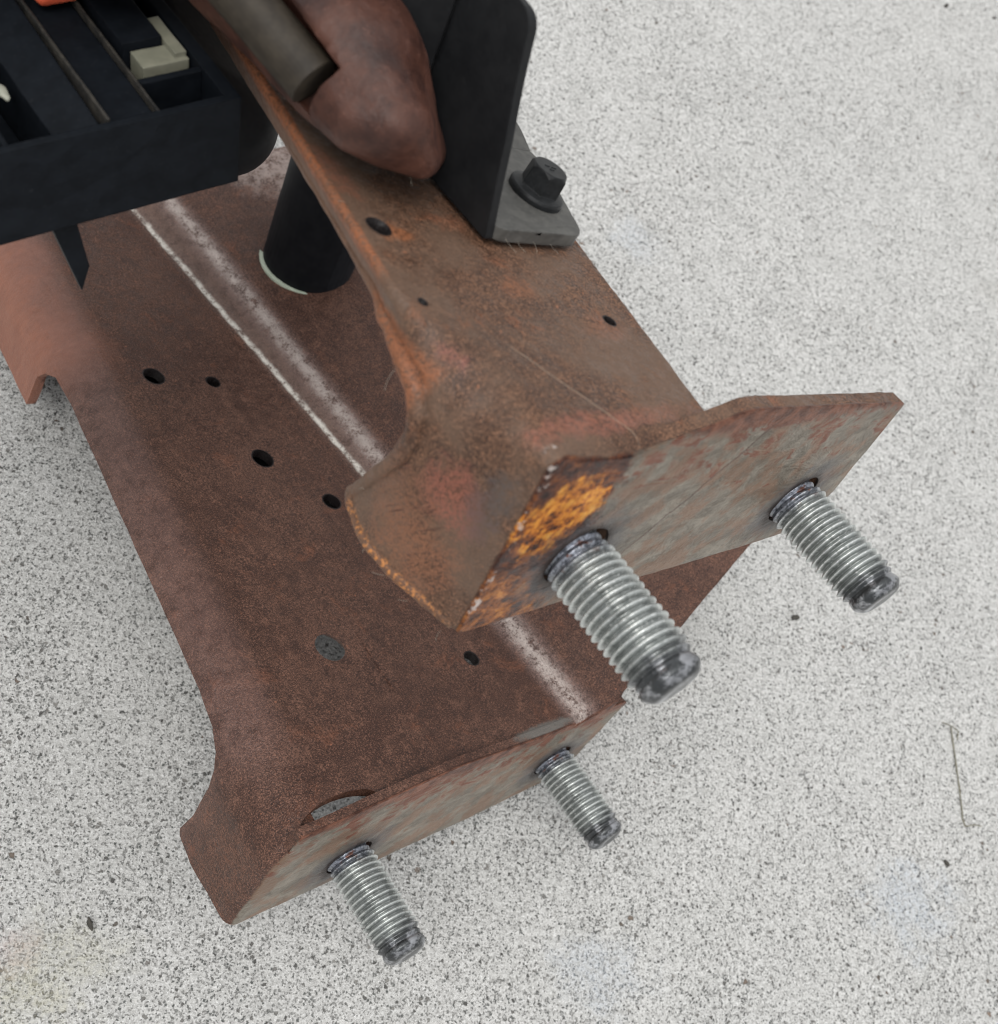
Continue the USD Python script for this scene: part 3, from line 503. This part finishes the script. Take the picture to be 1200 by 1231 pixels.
rv = hull([(q[0] + i[0], q[1] + i[1], q[2] + i[2]) for q in bx(np.array([(53.2, -146.2, HT - 1.2), (57.2, -146.2, HT - 1.2), (53, -160, HT - 4), (58, -160, HT - 4)])) for i in ico[::6] * 1.3])
put(HP, "red_button", topiece(rv), "red", True, "orange red plastic piece on top of the black housing")
put(HP, "hook", topiece(m3.Manifold.hull_points([tuple(bx(np.array(q))) for q in [(41.6, -121.5, HB - 1), (45.2, -121.5, HB - 1), (47.0, -122.3, 127.5), (45.6, -122.3, 131.8), (41.6, -123.3, HB - 1), (45.2, -123.3, HB - 1), (47.0, -123.6, 127.5), (45.6, -123.6, 131.8)]])), "plastic", 30, "thin pointed black tab hanging under the housing")
# black column body further back, above housing and arm
col_ = hull(np.concatenate([np.array(c) + ico * r for c, r in (((92, -142, 57), 9.5), ((84, -170, 50), 14), ((100, -175, 60), 12), ((60, -185, 70), 12))]))
put(ASM, "black_column_body", topiece(col_), "boot", True)

# ------------------------------------------------------------------ bits lying on the concrete
def tube(pts, r, seg=7):
    P = np.asarray(pts, float); V, F = [], []
    for i, p in enumerate(P):
        d = P[min(i + 1, len(P) - 1)] - P[max(i - 1, 0)]; d /= np.linalg.norm(d); e = np.cross(d, [0, 0, 1.]); e = e / (np.linalg.norm(e) + 1e-9); f_ = np.cross(d, e); rr = r[i] if np.ndim(r) else r
        V += [p + rr * (math.cos(t) * e + math.sin(t) * f_) for t in np.arange(seg) * 2 * math.pi / seg]
    for i in range(len(P) - 1):
        for j in range(seg): a, b = i * seg + j, i * seg + (j + 1) % seg; F += [(a, b, b + seg), (a, b + seg, a + seg)]
    n = len(V); V += [P[0], P[-1]]
    for j in range(seg): k = (j + 1) % seg; F += [(n, k, j), (n + 1, (len(P) - 1) * seg + j, (len(P) - 1) * seg + k)]
    return trimesh.Trimesh(V, F, process=False)
def gp(px, py, z=.0006): q = ground_at(px, py); return np.array([q[0], q[1], z])
def straw(name, pix, r, label, cat, mat="straw", forks=()):
    a = gp(*pix[0], 0); X = UsdGeom.Xform.Define(stage, path("/World", name)); X.AddTranslateOp().Set(Gf.Vec3d(*map(float, a))); tag(X.GetPrim(), label=label, category=cat)
    P = np.array([gp(*q) for q in pix]) - a; t = np.linspace(0, 1, 16); s = np.linspace(0, 1, len(P)); Q = np.stack([np.interp(t, s, P[:, k]) for k in range(3)], 1); Q += (meshkit.noise(np.stack([t * 6, t * 0, t * 0], 1), 4)[:, None] - .5) * [.0006, .0006, .0004]
    put(str(X.GetPath()), "stalk", tube(Q, r), mat, True)
    for fk in forks: put(str(X.GetPath()), "side_shoot", tube(np.array([gp(*q, .001) for q in fk]) - a, r * .8), mat, True)
straw("dry_grass_stem", [(1143, 874), (1147, 905), (1151, 945), (1156, 978), (1159, 994)], .00024, "thin dry grass stem lying on the concrete right of the studs", "stem", forks=[[(1143, 874), (1131, 869)], [(1159, 994), (1170, 992), (1178, 994)], [(1143, 874), (1150, 880), (1149, 890)]])
def crumb(px, py, size, label, seed, stretch=(1, .6, .5), ang=0., cat="crumb", mat="crumb"):
    b_ = trimesh.creation.icosphere(2); v = b_.vertices * (1 + .8 * (meshkit.noise(b_.vertices * 1.6 + seed, seed)[:, None] - .5)) * stretch; c, s = math.cos(ang), math.sin(ang)
    v = v @ np.array([[c, s, 0], [-s, c, 0], [0, 0, 1]]) * size; v[:, 2] -= v[:, 2].min()
    p = path("/World", "dark_crumb"); m = usdkit.mesh(stage, p, trimesh.Trimesh(v, b_.faces, process=False), M[mat], smooth=True); m.AddTranslateOp().Set(Gf.Vec3d(*map(float, gp(px, py, 0)))); tag(m.GetPrim(), label=label, category=cat)
crumb(108, 1111, .0019, "black seed-like crumb on the concrete at the lower left", 3, (1, .35, .35), 2.0)
crumb(955, 743, .0017, "dark grey crumb on the concrete just below the right upper stud", 5, (1, .55, .4), .2)
crumb(1137, 8, .0017, "small brown crumb at the top right corner of the concrete", 8, (.9, .6, .5), .7)
crumb(1195, 22, .0011, "tiny black crumb at the far right edge near the top", 9, (1, .6, .5), 0.)
crumb(1137, 1038, .0015, "grey grit flake on the concrete below the dry grass stem", 12, (1, .45, .4), 2.2)

# ------------------------------------------------------------------ lint caught on burrs of the arm (fine hairs, joined: too small to pick apart)
hair = []
def fibre(p, d, bend, L, r=.022):
    p, d, b = np.array(p, float), np.array(d, float), np.array(bend, float); t = np.linspace(0, 1, 8)[:, None]; hair.append(tube(loc(p + (d * t + b * t * t) * L * .6), r * SC, 5))
for p, d, b, L in (((108.3, -58, 100.2), (-.5, -.2, .5), (.3, -.5, .2), 2.6), ((110.2, -52.5, 100.4), (-.8, .1, .1), (.1, .4, .2), 3.0), ((103.6, -70, 91), (-.4, -.6, -.2), (.1, .3, .5), 2.2), ((105.2, -66, 98), (-.7, .1, .6), (.5, .1, .1), 2.0), ((106.5, -62, 99.4), (-.7, -.4, .2), (.2, -.6, .4), 2.4),
                   ((126, -88.0, 64.2), (.3, .8, .4), (.5, .2, .1), 3.0), ((129, -88.0, 64.6), (-.4, .8, .3), (.7, .2, .0), 2.6), ((132, -88.0, 64.4), (.6, .6, .2), (-.5, .3, .3), 2.8), ((136, -88.0, 64.6), (.2, .9, .4), (.6, -.1, .0), 2.4), ((111, -95.8, 60.5), (.4, .5, .4), (-.3, .5, .2), 3.), ((102.8, -96, 66.4), (-.3, .5, -.7), (.6, .1, .3), 2.4), ((98.5, -72, 72), (-.7, .2, .6), (.3, .2, .3), 4.2)):
    fibre(p, d, b, L)
lp = put(ASM, "lint_hairs", trimesh.util.concatenate(hair), "lint", True); tag(stage.GetPrimAtPath(lp), kind="stuff")
